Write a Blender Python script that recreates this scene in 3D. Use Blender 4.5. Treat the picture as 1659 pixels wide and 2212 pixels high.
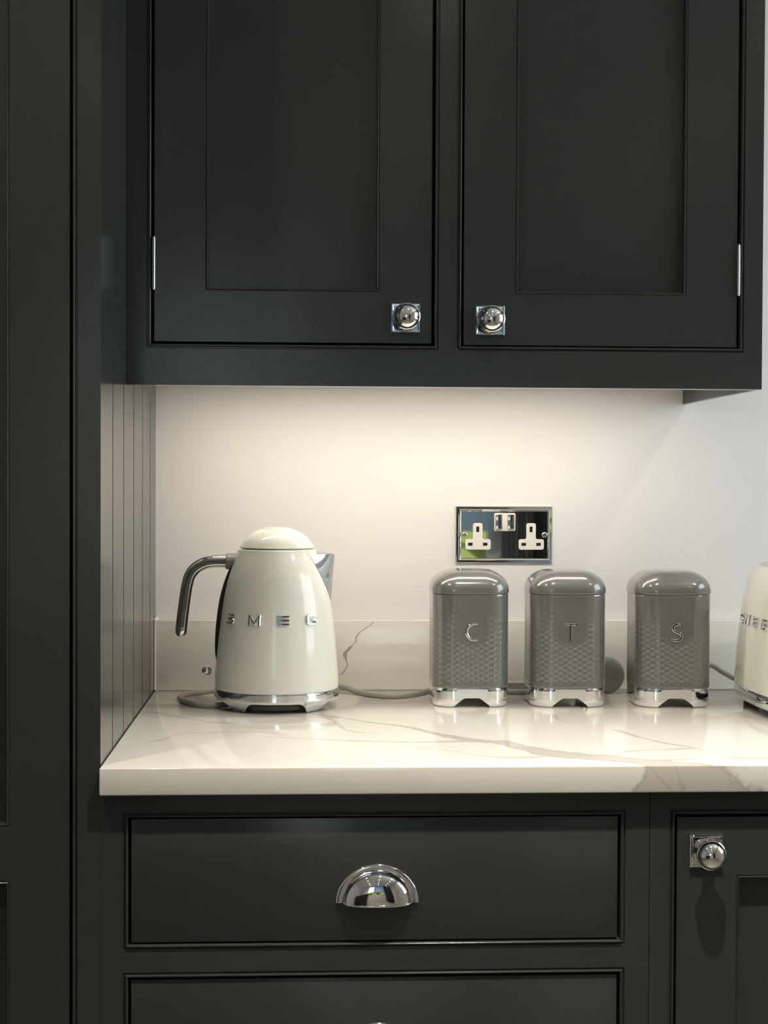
import bpy, bmesh, math, random
from mathutils import Vector, Matrix
PI = math.pi
T = 0.92                       # height of the worktop's top face above the floor
sc = bpy.context.scene
for o in list(bpy.data.objects):
    bpy.data.objects.remove(o)

# ------------------------------------------------------------------ camera
cam_d = bpy.data.cameras.new('camera')
cam = bpy.data.objects.new('camera', cam_d)
sc.collection.objects.link(cam)
sc.camera = cam
cam_d.sensor_fit = 'HORIZONTAL'
cam_d.sensor_width = 36.0
cam_d.lens = 3372.46 / 1659 * 36.0
cam_d.clip_start = 0.05
R_ = Vector((0.99867081, -0.05135213, 0.00442503))
U_ = Vector((-0.00342325, 0.01957962, 0.99980244))
F_ = Vector((0.05142862, 0.99848866, -0.0193778))
cam.matrix_world = Matrix(((R_.x, U_.x, -F_.x, 0.0), (R_.y, U_.y, -F_.y, -2.34446), (R_.z, U_.z, -F_.z, T + 0.31145), (0, 0, 0, 1)))

# ------------------------------------------------------------------ world, exposure
world = bpy.data.worlds.new('world'); sc.world = world
world.use_nodes = True
wn = world.node_tree.nodes; wl_ = world.node_tree.links
bg = wn['Background']
sky = wn.new('ShaderNodeTexSky'); sky.sky_type = 'HOSEK_WILKIE'
sky.sun_direction = (-0.20, 0.42, 0.88); sky.turbidity = 4.0
wl_.new(sky.outputs[0], bg.inputs[0])
bg.inputs[1].default_value = 1.2
sc.view_settings.view_transform = 'Standard'
sc.view_settings.look = 'None'
sc.view_settings.gamma = 1.0
sc.view_settings.use_curve_mapping = False
sc.view_settings.exposure = 0.0

CEIL = 2.42
# added lamp with no seen source, aimed to brighten only the garden hedge
hedge_fill_d = bpy.data.lights.new('hedge_fill', 'SUN'); hedge_fill_d.energy = 4.0; hedge_fill_d.angle = 0.01; hedge_fill_d.color = (1.0, 0.96, 0.88)
hedge_fill = bpy.data.objects.new('hedge_fill', hedge_fill_d); sc.collection.objects.link(hedge_fill)
hedge_fill.rotation_euler = Vector((0.20, -0.42, -0.88)).to_track_quat('-Z', 'Y').to_euler()
def area_light(name, loc, size, energy, color, size_y=None, shape='RECTANGLE', direction=(0, 0, -1), spread=PI):
    d = bpy.data.lights.new(name, 'AREA')
    d.shape = shape; d.size = size
    if size_y: d.size_y = size_y
    d.energy = energy; d.color = color; d.spread = spread
    o = bpy.data.objects.new(name, d); sc.collection.objects.link(o)
    o.location = loc
    o.rotation_euler = Vector(direction).to_track_quat('-Z', 'Y').to_euler()
    return o
WARM = (1.0, 0.90, 0.76)
LED = (1.0, 0.895, 0.74)
# daylight coming through the two windows
area_light('window_daylight', (1.745, -.70, 1.58), 0.98, 18.0, (0.80, 0.92, 1.0), 1.06, direction=(-1, 0, 0))
area_light('garden_daylight', (0.05, -5.30, 1.66), 1.7, 16.0, (0.85, 0.93, 1.0), 1.1, direction=(0, 1, 0))

# ------------------------------------------------------------------ materials
def mat(name, color, rough=0.5, metal=0.0, spec=0.5, coat=0.0, coat_rough=0.05, noise=0.0, noise_scale=60, bump=0.0, bump_scale=400):
    m = bpy.data.materials.new(name); m.use_nodes = True
    nt = m.node_tree; b = nt.nodes['Principled BSDF']
    b.inputs['Base Color'].default_value = (*color, 1)
    b.inputs['Roughness'].default_value = rough
    b.inputs['Metallic'].default_value = metal
    b.inputs['Specular IOR Level'].default_value = spec
    b.inputs['Coat Weight'].default_value = coat
    b.inputs['Coat Roughness'].default_value = coat_rough
    geo = nt.nodes.new('ShaderNodeNewGeometry')
    if noise:
        n = nt.nodes.new('ShaderNodeTexNoise'); n.inputs['Scale'].default_value = noise_scale; n.inputs['Detail'].default_value = 4
        nt.links.new(geo.outputs['Position'], n.inputs['Vector'])
        mx = nt.nodes.new('ShaderNodeMix'); mx.data_type = 'RGBA'
        mx.inputs[6].default_value = (*[c * (1 - noise) for c in color], 1)
        mx.inputs[7].default_value = (*[min(1, c * (1 + noise)) for c in color], 1)
        nt.links.new(n.outputs['Fac'], mx.inputs[0]); nt.links.new(mx.outputs[2], b.inputs['Base Color'])
    if bump:
        n2 = nt.nodes.new('ShaderNodeTexNoise'); n2.inputs['Scale'].default_value = bump_scale; n2.inputs['Detail'].default_value = 3
        nt.links.new(geo.outputs['Position'], n2.inputs['Vector'])
        bp = nt.nodes.new('ShaderNodeBump'); bp.inputs['Strength'].default_value = bump; bp.inputs['Distance'].default_value = 0.0004
        nt.links.new(n2.outputs['Fac'], bp.inputs['Height']); nt.links.new(bp.outputs[0], b.inputs['Normal'])
    return m
PAINT = mat('satin_charcoal_paint', (0.036, 0.041, 0.0385), 0.17, spec=0.30, noise=0.05, bump=0.15, bump_scale=500)
DARKIN = mat('dark_interior', (0.012, 0.012, 0.012), 0.9)
WALL = mat('matt_wall_paint', (0.72, 0.70, 0.685), 0.75, spec=0.3, noise=0.012, noise_scale=6, bump=0.1, bump_scale=250)
CEILM = mat('ceiling_paint', (0.80, 0.78, 0.74), 0.8, noise=0.01)
FLOORM = mat('floor_tile_paint', (0.20, 0.187, 0.165), 0.4, noise=0.06, noise_scale=3)
CHROME = mat('polished_chrome', (0.80, 0.80, 0.80), 0.025, metal=1.0, noise=0.01)
SATIN = mat('satin_chrome', (0.60, 0.61, 0.63), 0.07, metal=1.0, noise=0.01)
STEEL = mat('brushed_steel', (0.70, 0.71, 0.72), 0.22, metal=1.0, noise=0.04, noise_scale=300)
ENAMEL = mat('cream_enamel', (0.665, 0.668, 0.605), 0.10, noise=0.01)
CANP = mat('grey_canister_lacquer', (0.168, 0.168, 0.162), 0.20, metal=0.25, coat=0.6, coat_rough=0.04, noise=0.02)
GREYP = mat('grey_plastic', (0.21, 0.21, 0.195), 0.45, noise=0.03)
DGREYP = mat('dark_grey_plastic', (0.09, 0.09, 0.085), 0.3, noise=0.03)
BLACKP = mat('black_plastic', (0.012, 0.012, 0.012), 0.35, noise=0.1)
WHITEP = mat('white_plastic', (0.74, 0.70, 0.66), 0.3, noise=0.01)
CABLE = mat('grey_cable', (0.25, 0.245, 0.225), 0.45, noise=0.03)
CAULK = mat('sealant', (0.62, 0.59, 0.54), 0.45, noise=0.02)
CURT = mat('curtain_cloth', (0.30, 0.34, 0.36), 0.9, noise=0.3, noise_scale=80)
BLUEG = mat('blue_grey_blind', (0.52, 0.64, 0.72), 0.8, noise=0.02)
_n = BLUEG.node_tree; _t = _n.nodes.new('ShaderNodeBsdfTranslucent'); _t.inputs[0].default_value = (0.45, 0.58, 0.68, 1)
_m = _n.nodes.new('ShaderNodeMixShader'); _m.inputs[0].default_value = 0.5
_n.links.new(_n.nodes['Principled BSDF'].outputs[0], _m.inputs[1]); _n.links.new(_t.outputs[0], _m.inputs[2]); _n.links.new(_m.outputs[0], _n.nodes['Material Output'].inputs[0])
GREEN = mat('garden_foliage', (0.46, 0.55, 0.16), 0.8, noise=0.4, noise_scale=8)
TRIMW = mat('white_trim', (0.78, 0.78, 0.76), 0.4, noise=0.01)
TIMBER = mat('birch_ply_edge', (0.50, 0.47, 0.42), 0.6, noise=0.2, noise_scale=40)
def emis(name, color, strength):
    m = bpy.data.materials.new(name); m.use_nodes = True
    b = m.node_tree.nodes['Principled BSDF']
    b.inputs['Base Color'].default_value = (0.8, 0.8, 0.8, 1)
    b.inputs['Emission Color'].default_value = (*color, 1); b.inputs['Emission Strength'].default_value = strength
    return m
LEDM = emis('led_diffuser', LED, 14.0)
LENSM = emis('downlight_lens', (1.0, 0.86, 0.68), 60.0)
GLASSM = bpy.data.materials.new('window_glass'); GLASSM.use_nodes = True
_b = GLASSM.node_tree.nodes['Principled BSDF']; _b.inputs['Transmission Weight'].default_value = 1.0; _b.inputs['Roughness'].default_value = 0.0; _b.inputs['IOR'].default_value = 1.02

# quartz with veins that follow measured paths in the slab's own plane
def node_math(nt, op, a, b=None, c=None):
    n = nt.nodes.new('ShaderNodeMath'); n.operation = op
    for i, v in enumerate((a, b, c)):
        if v is None: continue
        if isinstance(v, (int, float)): n.inputs[i].default_value = v
        else: nt.links.new(v, n.inputs[i])
    return n.outputs[0]
def float_curve(nt, inp, pts):
    n = nt.nodes.new('ShaderNodeFloatCurve')
    c = n.mapping.curves[0]
    pts = sorted(pts)
    while len(c.points) < len(pts): c.points.new(0.5, 0.5)
    for p, (x, y) in zip(c.points, pts):
        p.location = (x, y); p.handle_type = 'AUTO_CLAMPED'
    n.mapping.update()
    nt.links.new(inp, n.inputs[1])
    return n.outputs[0]
def quartz(name, veins, upstand=False):
    m = bpy.data.materials.new(name); m.use_nodes = True
    nt = m.node_tree; b = nt.nodes['Principled BSDF']
    b.inputs['Roughness'].default_value = 0.09
    b.inputs['Specular IOR Level'].default_value = 0.55
    geo = nt.nodes.new('ShaderNodeNewGeometry')
    sp = nt.nodes.new('ShaderNodeSeparateXYZ'); nt.links.new(geo.outputs['Position'], sp.inputs[0])
    X, Y, Z = sp.outputs
    zz = node_math(nt, 'SUBTRACT', Z, T)
    V = zz if upstand else node_math(nt, 'ADD', Y, node_math(nt, 'MINIMUM', zz, 0.0))
    def noise(scale, detail=4, rough=0.6):
        n = nt.nodes.new('ShaderNodeTexNoise'); n.inputs['Scale'].default_value = scale
        n.inputs['Detail'].default_value = detail; n.inputs['Roughness'].default_value = rough
        nt.links.new(geo.outputs['Position'], n.inputs['Vector'])
        return n
    n1 = noise(28).outputs['Fac']; n2 = noise(160, 5, 0.7).outputs['Fac']; n3 = noise(45, 3).outputs['Fac']
    n1c = node_math(nt, 'SUBTRACT', n1, 0.5); n2c = node_math(nt, 'SUBTRACT', n2, 0.5)
    total = None
    for axis, pts, wid, strength, wob in veins:
        a = X if axis == 'X' else V
        bb = V if axis == 'X' else X
        lo = min(p[0] for p in pts); hi = max(p[0] for p in pts)
        blo = min(p[1] for p in pts) - 0.01; bhi = max(p[1] for p in pts) + 0.01
        t = node_math(nt, 'DIVIDE', node_math(nt, 'SUBTRACT', a, lo), hi - lo)
        f = float_curve(nt, t, [((p[0] - lo) / (hi - lo), (p[1] - blo) / (bhi - blo)) for p in pts])
        cen = node_math(nt, 'ADD', node_math(nt, 'MULTIPLY', f, bhi - blo), blo)
        wv = float_curve(nt, t, [((p[0] - lo) / (hi - lo), p[1] * 20) for p in wid])
        w = node_math(nt, 'MULTIPLY', node_math(nt, 'MULTIPLY', wv, 0.05), node_math(nt, 'ADD', node_math(nt, 'MULTIPLY', n3, 1.3), 0.35))
        d = node_math(nt, 'SUBTRACT', bb, cen)
        d = node_math(nt, 'ADD', d, node_math(nt, 'MULTIPLY', n1c, wob))
        d = node_math(nt, 'ADD', d, node_math(nt, 'MULTIPLY', n2c, wob * 0.4))
        d = node_math(nt, 'DIVIDE', node_math(nt, 'ABSOLUTE', d), w)
        # filled body with a slightly darker rim
        body = node_math(nt, 'SUBTRACT', 1.0, node_math(nt, 'SMOOTH_MIN', 1.0, node_math(nt, 'MULTIPLY', node_math(nt, 'MAXIMUM', node_math(nt, 'SUBTRACT', d, 0.8), 0.0), 3.5), 0.05))
        rim = node_math(nt, 'MAXIMUM', node_math(nt, 'SUBTRACT', 1.0, node_math(nt, 'MULTIPLY', node_math(nt, 'ABSOLUTE', node_math(nt, 'SUBTRACT', d, 0.85)), 7.0)), 0.0)
        v = node_math(nt, 'ADD', node_math(nt, 'MULTIPLY', node_math(nt, 'MAXIMUM', body, 0.0), 0.75), node_math(nt, 'MULTIPLY', rim, 0.35))
        # fade outside the vein's own length
        e1 = node_math(nt, 'MULTIPLY', t, 14.0); e2 = node_math(nt, 'MULTIPLY', node_math(nt, 'SUBTRACT', 1.0, t), 14.0)
        env = node_math(nt, 'MAXIMUM', node_math(nt, 'MINIMUM', node_math(nt, 'MINIMUM', e1, e2), 1.0), 0.0)
        if strength < 0:      # a vein that runs out over the slab's edge keeps its full strength there
            env = node_math(nt, 'MAXIMUM', node_math(nt, 'MINIMUM', e1, 1.0), 0.0) if axis == 'X' else node_math(nt, 'MAXIMUM', node_math(nt, 'MINIMUM', e2, 1.0), 0.0)
        v = node_math(nt, 'MULTIPLY', node_math(nt, 'MULTIPLY', v, env), abs(strength))
        total = v if total is None else node_math(nt, 'MAXIMUM', total, v)
    total = node_math(nt, 'MINIMUM', total, 1.0)
    # very faint clouding
    cloud = node_math(nt, 'MULTIPLY', node_math(nt, 'MAXIMUM', node_math(nt, 'SUBTRACT', noise(7, 5).outputs['Fac'], 0.55), 0.0), 0.5)
    fac = node_math(nt, 'ADD', total, cloud)
    mx = nt.nodes.new('ShaderNodeMix'); mx.data_type = 'RGBA'
    mx.inputs[6].default_value = (0.71, 0.69, 0.64, 1)
    mx.inputs[7].default_value = (0.24, 0.215, 0.18, 1) if upstand else (0.41, 0.385, 0.335, 1)
    nt.links.new(fac, mx.inputs[0]); nt.links.new(mx.outputs[2], b.inputs['Base Color'])
    return m
VEINS = [
 ('X', [(-.045, -.225), (.016, -.26), (.052, -.293), (.086, -.33), (.13, -.369), (.158, -.412), (.181, -.449), (.212, -.477), (.242, -.497), (.265, -.541), (.286, -.568), (.324, -.590), (.353, -.601), (.374, -.619), (.400, -.640)],
  [(-.045, .003), (.05, .004), (.12, .005), (.15, .012), (.19, .014), (.22, .010), (.25, .030), (.29, .028), (.33, .022), (.37, .024), (.40, .03)], -0.9, .012),
 ('V', [(-.690, .390), (-.676, .391), (-.660, .396), (-.646, .394), (-.630, .384), (-.610, .366)], [(-.690, .030), (-.676, .030), (-.66, .026), (-.646, .018), (-.630, .013), (-.610, .006)], -0.9, .012),
 ('X', [(-.053, -.437), (.014, -.462), (.08, -.478), (.145, -.486), (.194, -.480), (.232, -.492)], [(-.053, .002), (.05, .0035), (.145, .004), (.2, .008), (.232, .010)], 0.75, .006),
 ('X', [(.123, -.511), (.172, -.546), (.194, -.573), (.23, -.592), (.261, -.590), (.290, -.572)], [(.123, .002), (.17, .0018), (.21, .003), (.25, .007), (.29, .003)], 0.7, .006),
 ('X', [(.385, -.395), (.40, -.418), (.412, -.455), (.428, -.492), (.458, -.531), (.482, -.586), (.496, -.605), (.56, -.607)], [(.385, .004), (.405, .016), (.415, .006), (.428, .008), (.458, .004), (.482, .004), (.5, .006), (.56, .002)], 0.75, .010),
 ('X', [(.372, -.620), (.406, -.614), (.444, -.611), (.50, -.605)], [(.372, .002), (.42, .005), (.45, .0018), (.50, .003)], 0.7, .006),
 ('X', [(.330, -.600), (.341, -.595), (.377, -.557), (.429, -.544), (.465, -.538)], [(.33, .002), (.377, .004), (.41, .002), (.44, .006), (.465, .002)], 0.65, .008),
 ('X', [(-.215, -.232), (-.202, -.238), (-.179, -.264), (-.158, -.284), (-.136, -.305), (-.122, -.323), (-.080, -.335)], [(-.215, .006), (-.19, .012), (-.16, .006), (-.14, .004), (-.11, .005), (-.08, .002)], 0.55, .010),
 ('X', [(-.219, -.507), (-.196, -.487), (-.168, -.458), (-.148, -.419), (-.117, -.407), (-.092, -.405), (-.062, -.405), (-.015, -.432)], [(-.219, .002), (-.19, .0015), (-.168, .008), (-.15, .002), (-.1, .003), (-.06, .003), (-.04, .010), (-.015, .014)], 0.5, .008),
 ('V', [(-.268, .020), (-.317, .040), (-.36, .047), (-.393, .055), (-.415, .076), (-.425, .110)], [(-.268, .002), (-.317, .003), (-.36, .003), (-.393, .003), (-.415, .008), (-.425, .012)], 0.6, .008),
 ('V', [(-.245, .338), (-.285, .333), (-.304, .334), (-.36, .350), (-.42, .385)], [(-.245, .003), (-.29, .006), (-.304, .003), (-.36, .001), (-.42, .0008)], 0.5, .008),
]
UPV = [('V', [(.1050, .1065), (.1004, .1035), (.0907, .0897), (.0804, .0794), (.0734, .0780), (.0631, .0691), (.0527, .0622), (.0437, .0643), (.0388, .0657), (.025, .0575), (.0216, .0510), (.010, .040)],
        [(.105, .0009), (.09, .0012), (.0804, .0011), (.07, .0009), (.0631, .0026), (.0527, .0034), (.046, .0014), (.0388, .0008), (.03, .0012), (.0216, .0013), (.010, .0008)], 1.0, .006),
       ('V', [(.0, .300), (.05, .292), (.11, .305)], [(0, .001), (.05, .0015), (.11, .001)], 0.5, .01)]
QUARTZ = quartz('veined_white_quartz', VEINS)
QUARTZU = quartz('veined_white_quartz_upright', UPV, True)

# ------------------------------------------------------------------ mesh helpers
class MB:
    """collects vertices and faces in world coordinates"""
    def __init__(s): s.v = []; s.f = []
    def add(s, vs, fs):
        n = len(s.v); s.v += [tuple(p) for p in vs]; s.f += [tuple(i + n for i in f) for f in fs]; return s
    def box(s, x0, x1, y0, y1, z0, z1):
        vs = [(x, y, z) for x in (x0, x1) for y in (y0, y1) for z in (z0, z1)]
        return s.add(vs, [(0, 1, 3, 2), (4, 6, 7, 5), (0, 4, 5, 1), (2, 3, 7, 6), (0, 2, 6, 4), (1, 5, 7, 3)])
    def loft(s, loops, cap0=True, cap1=True, closed=True):
        n = len(loops[0]); vs = [p for l in loops for p in l]; fs = []
        for k in range(len(loops) - 1):
            for i in range(n if closed else n - 1):
                j = (i + 1) % n
                fs.append((k * n + i, k * n + j, (k + 1) * n + j, (k + 1) * n + i))
        if cap0: fs.append(tuple(range(n))[::-1])
        if cap1: fs.append(tuple((len(loops) - 1) * n + i for i in range(n)))
        return s.add(vs, fs)
    def lathe(s, prof, c=(0, 0, 0), n=64, axis='Z', cap0=True, cap1=True):
        loops = []
        for r, h in prof:
            l = []
            for i in range(n):
                a = 2 * PI * i / n
                u, w = r * math.cos(a), r * math.sin(a)
                if axis == 'Z': p = (c[0] + u, c[1] + w, c[2] + h)
                elif axis == 'Y': p = (c[0] + u, c[1] + h, c[2] + w)
                else: p = (c[0] + h, c[1] + u, c[2] + w)
                l.append(p)
            loops.append(l)
        return s.loft(loops, cap0, cap1)
    def tube(s, path, rad, n=16, round_ends=False, up=Vector((0, 1, 0)), rb=None):
        P = [Vector(p) for p in path]
        rs = rad if isinstance(rad, (list, tuple)) else [rad] * len(P)
        loops = []
        for i, p in enumerate(P):
            t = (P[min(i + 1, len(P) - 1)] - P[max(i - 1, 0)]).normalized()
            a = up - t * up.dot(t)
            if a.length < 1e-4: a = Vector((1, 0, 0)) - t * t.x
            a.normalize(); b = t.cross(a)
            q = rs[i] * (rb if rb else 1.0)
            l = [p + a * (q * math.cos(2 * PI * k / n)) + b * (rs[i] * math.sin(2 * PI * k / n)) for k in range(n)]
            if round_ends and i in (0, len(P) - 1):
                sgn = -1 if i == 0 else 1
                caps = []
                for m_ in range(5):
                    th = PI / 2 * m_ / 5
                    caps.append([p + t * (sgn * rs[i] * math.sin(th)) + (x - p) * math.cos(th) for x in l])
                loops += caps[::-1] if i == 0 else caps
            else: loops.append(l)
        return s.loft(loops)
def spline(pts, n=8):
    P = [Vector(p) for p in pts]; out = []
    for i in range(len(P) - 1):
        p0 = P[max(i - 1, 0)]; p1 = P[i]; p2 = P[i + 1]; p3 = P[min(i + 2, len(P) - 1)]
        for k in range(n):
            t = k / n
            out.append(0.5 * ((2 * p1) + (p2 - p0) * t + (2 * p0 - 5 * p1 + 4 * p2 - p3) * t * t + (3 * p1 - p0 - 3 * p2 + p3) * t ** 3))
    out.append(P[-1])
    return out
def absloc(o):
    l = Vector((0, 0, 0))
    while o: l += o.location; o = o.parent
    return l
def empty(name, loc, label=None, cat=None, group=None, kind=None):
    o = bpy.data.objects.new(name, None); sc.collection.objects.link(o); o.location = loc
    o.empty_display_size = 0.05
    tag(o, label, cat, group, kind); return o
def tag(o, label=None, cat=None, group=None, kind=None):
    if label: o['label'] = label
    if cat: o['category'] = cat
    if group: o['group'] = group
    if kind: o['kind'] = kind
    return o
def obj(name, mb, material, parent=None, loc=None, bevel=0.0, bseg=2, smooth=35, label=None):
    org = Vector(loc) if loc is not None else (absloc(parent) if parent else Vector((0, 0, 0)))
    me = bpy.data.meshes.new(name)
    me.from_pydata([tuple(Vector(p) - org) for p in mb.v], [], mb.f)
    me.validate()
    bm = bmesh.new(); bm.from_mesh(me)
    bmesh.ops.recalc_face_normals(bm, faces=bm.faces)
    if bevel:
        es = [e for e in bm.edges if len(e.link_faces) == 2 and e.calc_face_angle(0) > 0.6]
        bmesh.ops.bevel(bm, geom=es, offset=bevel, segments=bseg, profile=0.5, affect='EDGES', clamp_overlap=True)
    bm.to_mesh(me); bm.free()
    for p in me.polygons: p.use_smooth = True
    me.set_sharp_from_angle(angle=math.radians(smooth))
    me.materials.append(material)
    o = bpy.data.objects.new(name, me); sc.collection.objects.link(o)
    if parent: o.parent = parent; o.location = org - absloc(parent)
    else: o.location = org
    if label: o['label'] = label
    return o
def copy_tree(o, parent=None):
    c = o.copy(); sc.collection.objects.link(c); c.parent = parent
    for ch in [x for x in bpy.data.objects if x.parent == o]: copy_tree(ch, c)
    return c

def rect_sweep(mb, x0, x1, z0, z1, yf, prof, outward=True, closed_loop=False):
    """mitred moulding around a rectangle on the plane y=yf; prof = [(w, dy)], w measured away from the rectangle (dy<0 towards the room)"""
    s = 1 if outward else -1
    loops = []
    for w, dy in prof:
        w *= s
        loops.append([(x0 - w, yf + dy, z0 - w), (x1 + w, yf + dy, z0 - w), (x1 + w, yf + dy, z1 + w), (x0 - w, yf + dy, z1 + w)])
    if closed_loop: loops.append(loops[0])
    return mb.loft(loops, False, False)
COCK = [(0, .022), (0, .0002), (.0004, -.0012), (.0012, -.0020), (.0020, -.0020), (.0027, -.0012), (.0030, .0002), (.0032, .0022), (.0047, .0022), (.0050, .0004), (.0056, .0000), (.0056, .022)]
def face_frame(mb, x0, x1, z0, z1, yf, openings, t=.022):
    """flat frame with rectangular holes (holes grown by the cock bead), built on a grid of cells"""
    g = .0056
    ops = [(a - g, b + g, c - g, d + g) for a, b, c, d in openings]
    xs = sorted({x0, x1, *[o[0] for o in ops], *[o[1] for o in ops]})
    zs = sorted({z0, z1, *[o[2] for o in ops], *[o[3] for o in ops]})
    xs = [x for x in xs if x0 <= x <= x1]; zs = [z for z in zs if z0 <= z <= z1]
    solid = {}
    for i in range(len(xs) - 1):
        for k in range(len(zs) - 1):
            cx, cz = (xs[i] + xs[i + 1]) / 2, (zs[k] + zs[k + 1]) / 2
            solid[i, k] = not any(o[0] < cx < o[1] and o[2] < cz < o[3] for o in ops)
    vid = {}; vs = []; fs = []
    def v(i, k, s):
        if (i, k, s) not in vid: vid[i, k, s] = len(vs); vs.append((xs[i], yf + (t if s else 0), zs[k]))
        return vid[i, k, s]
    for (i, k), ok in solid.items():
        if not ok: continue
        fs.append((v(i, k, 0), v(i + 1, k, 0), v(i + 1, k + 1, 0), v(i, k + 1, 0)))
        fs.append((v(i, k, 1), v(i, k + 1, 1), v(i + 1, k + 1, 1), v(i + 1, k, 1)))
        for (di, dk, a, b) in ((-1, 0, (i, k), (i, k + 1)), (1, 0, (i + 1, k), (i + 1, k + 1)), (0, -1, (i, k), (i + 1, k)), (0, 1, (i, k + 1), (i + 1, k + 1))):
            if not solid.get((i + di, k + dk), False):
                fs.append((v(*a, 0), v(*b, 0), v(*b, 1), v(*a, 1)))
    return mb.add(vs, fs)
PANELM = [(0, 0), (.0003, .0010), (.0011, .0012), (.0015, .0004), (.0022, -.0002), (.0030, .0001), (.0036, .0016), (.0040, .0045), (.0040, .0095)]
def shaker_door(parent, x0, x1, z0, z1, yf, px0, px1, panels, t=.022, depth=.0095):
    """door > its frame is the door's own mesh; panel and moulding are sub-parts. yf = front plane"""
    mb = MB()
    g = 0.0
    save = [(px0, px1, a, b) for a, b in panels]
    xs = [x0, px0, px1, x1]; zs = [z0]
    for a, b in panels: zs += [a, b]
    zs.append(z1)
    # frame as one piece with holes
    mb2 = MB()
    ops = [(a + .0056, b - .0056, c + .0056, d - .0056) for a, b, c, d in save]
    face_frame(mb2, x0, x1, z0, z1, yf, ops, t)
    d = obj('door', mb2, PAINT, parent)
    for a, b, c, e in save:
        m = MB(); rect_sweep(m, a, b, c, e, yf, PANELM, outward=False); obj('panel_moulding', m, PAINT, d)
        m = MB().box(a + .001, b - .001, yf + depth - .0003, yf + depth + .006, c + .001, e - .001); obj('door_panel', m, PAINT, d)
    return d
def square_knob(parent, cx, cz, yf):
    m = MB(); h = .0186
    lo = []
    for k, (ins, dy) in enumerate([(0, 0), (0, -.0030), (.0010, -.0042), (.0022, -.0042), (.0030, -.0036), (.0034, -.0034)]):
        q = h - ins
        lo.append([(cx - q, yf + dy, cz - q), (cx + q, yf + dy, cz - q), (cx + q, yf + dy, cz + q), (cx - q, yf + dy, cz + q)])
    m.loft(lo)
    obj('backplate', m, CHROME, parent, smooth=20)
    prof = [(.0150, -.0032), (.0145, -.0050), (.0115, -.0062), (.0080, -.0075), (.0066, -.0100), (.0064, -.0125), (.0075, -.0150), (.0105, -.0172),
            (.0140, -.0186), (.0157, -.0200), (.0161, -.0214), (.0157, -.0228), (.0149, -.0234), (.0147, -.0240), (.0143, -.0262), (.0130, -.0290), (.0108, -.0314), (.0078, -.0332), (.0040, -.0343), (.0012, -.0346)]
    m = MB().lathe([(r * 1.05, h_ * 1.08) for r, h_ in prof], (cx, yf, cz), 48, 'Y')
    obj('knob', m, CHROME, parent, smooth=28)
def hinge(parent, x, z0, z1, yf):
    m = MB(); n = 3; L = (z1 - z0) / n
    for k in range(n):
        m.lathe([(.0016, z0 + k * L + .0002), (.0020, z0 + k * L + .0005), (.0020, z0 + (k + 1) * L - .0005), (.0016, z0 + (k + 1) * L - .0002)], (x, yf - .0012, 0), 20, 'Z')
    m.lathe([(.0013, z0 - .001), (.0013, z1 + .001)], (x, yf - .0012, 0), 12, 'Z')
    m.box(x - .0018, x + .0018, yf - .0005, yf + .014, z0, z1)
    obj('hinge', m, STEEL, parent)
def cup_pull(parent, cx, zb, yf):
    """half-round cup handle: a flat arched flange with a quarter-ellipsoid hood"""
    m = MB(); N = 48; A, H, Y = .0456, .0425, yf
    fl = []
    for i in range(N + 1):
        a = PI * i / N; c, s = math.cos(a), math.sin(a)
        ring = []
        for ro, dy in [(1.0, 0), (1.0, -.0022), (.985, -.0030), (.93, -.0036), (.885, -.0030), (.865, -.0042), (.845, -.0060), (.825, -.0062), (.80, -.0056), (.80, 0)]:
            ring.append((cx + A * ro * c, Y + dy, zb + H * ro * s))
        fl.append(ring)
    m.loft(fl, True, True)
    obj('handle_flange', m, CHROME, parent, smooth=40)
    m = MB(); a_, h_, d_ = .0368, .0345, .0135; zb2 = zb - .0005
    def shell(k):
        out = []
        for i in range(N + 1):
            th = PI * i / N; row = []
            for j in range(17):
                ph = PI / 2 * j / 16
                row.append((cx + (a_ - k) * math.cos(th) * math.cos(ph) ** .8, Y - .003 - (d_ - k) * math.sin(ph), zb2 + (h_ - k) * math.sin(th) * math.cos(ph) ** .8))
            out.append(row)
        return out
    m.loft(shell(0), False, False, False)
    m.loft(shell(.0016), False, False, False)
    lip = []
    for i in range(33):
        ph = PI * i / 32 - PI / 2
        lip.append((cx + (a_ - .0008) * math.sin(ph), Y - .003 - (d_ - .0008) * max(0.0, math.cos(ph)) , zb2 - .0002))
    m.tube(lip, .0016, 10, True, up=Vector((0, 0, 1)))
    obj('handle_hood', m, CHROME, parent, smooth=50)

# ------------------------------------------------------------------ the room
def structure(name, mb, m, parent=None, **k):
    o = obj(name, mb, m, parent, **k); o['kind'] = 'structure'; return o
XL, XR, YF = -1.9, 1.75, -5.0
structure('wall_back', MB().box(XL - .1, XR + .1, 0, .1, 0, CEIL), WALL)
structure('floor', MB().box(XL - .1, XR + .1, YF - .1, .1, -.05, 0), FLOORM)
structure('ceiling', MB().box(XL - .1, XR + .1, YF - .1, .1, CEIL, CEIL + .05), CEILM)
structure('wall_left', MB().box(XL - .1, XL, YF, 0, 0, CEIL), WALL)
def wall_with_hole_x(name, x0, x1, y0, y1, hy0, hy1, hz0, hz1):
    m = MB().box(x0, x1, y0, hy0, 0, CEIL).box(x0, x1, hy1, y1, 0, CEIL).box(x0, x1, hy0, hy1, 0, hz0).box(x0, x1, hy0, hy1, hz1, CEIL)
    return structure(name, m, WALL)
wall_with_hole_x('wall_right', XR, XR + .1, YF, 0, -1.22, -.18, 1.02, 2.14)
m = MB().box(XL, -.75, YF - .1, YF, 0, CEIL).box(.92, XR, YF - .1, YF, 0, CEIL).box(-.75, .92, YF - .1, YF, 0, .62).box(-.75, .92, YF - .1, YF, 2.1, CEIL)
structure('wall_front', m, WALL)
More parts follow.
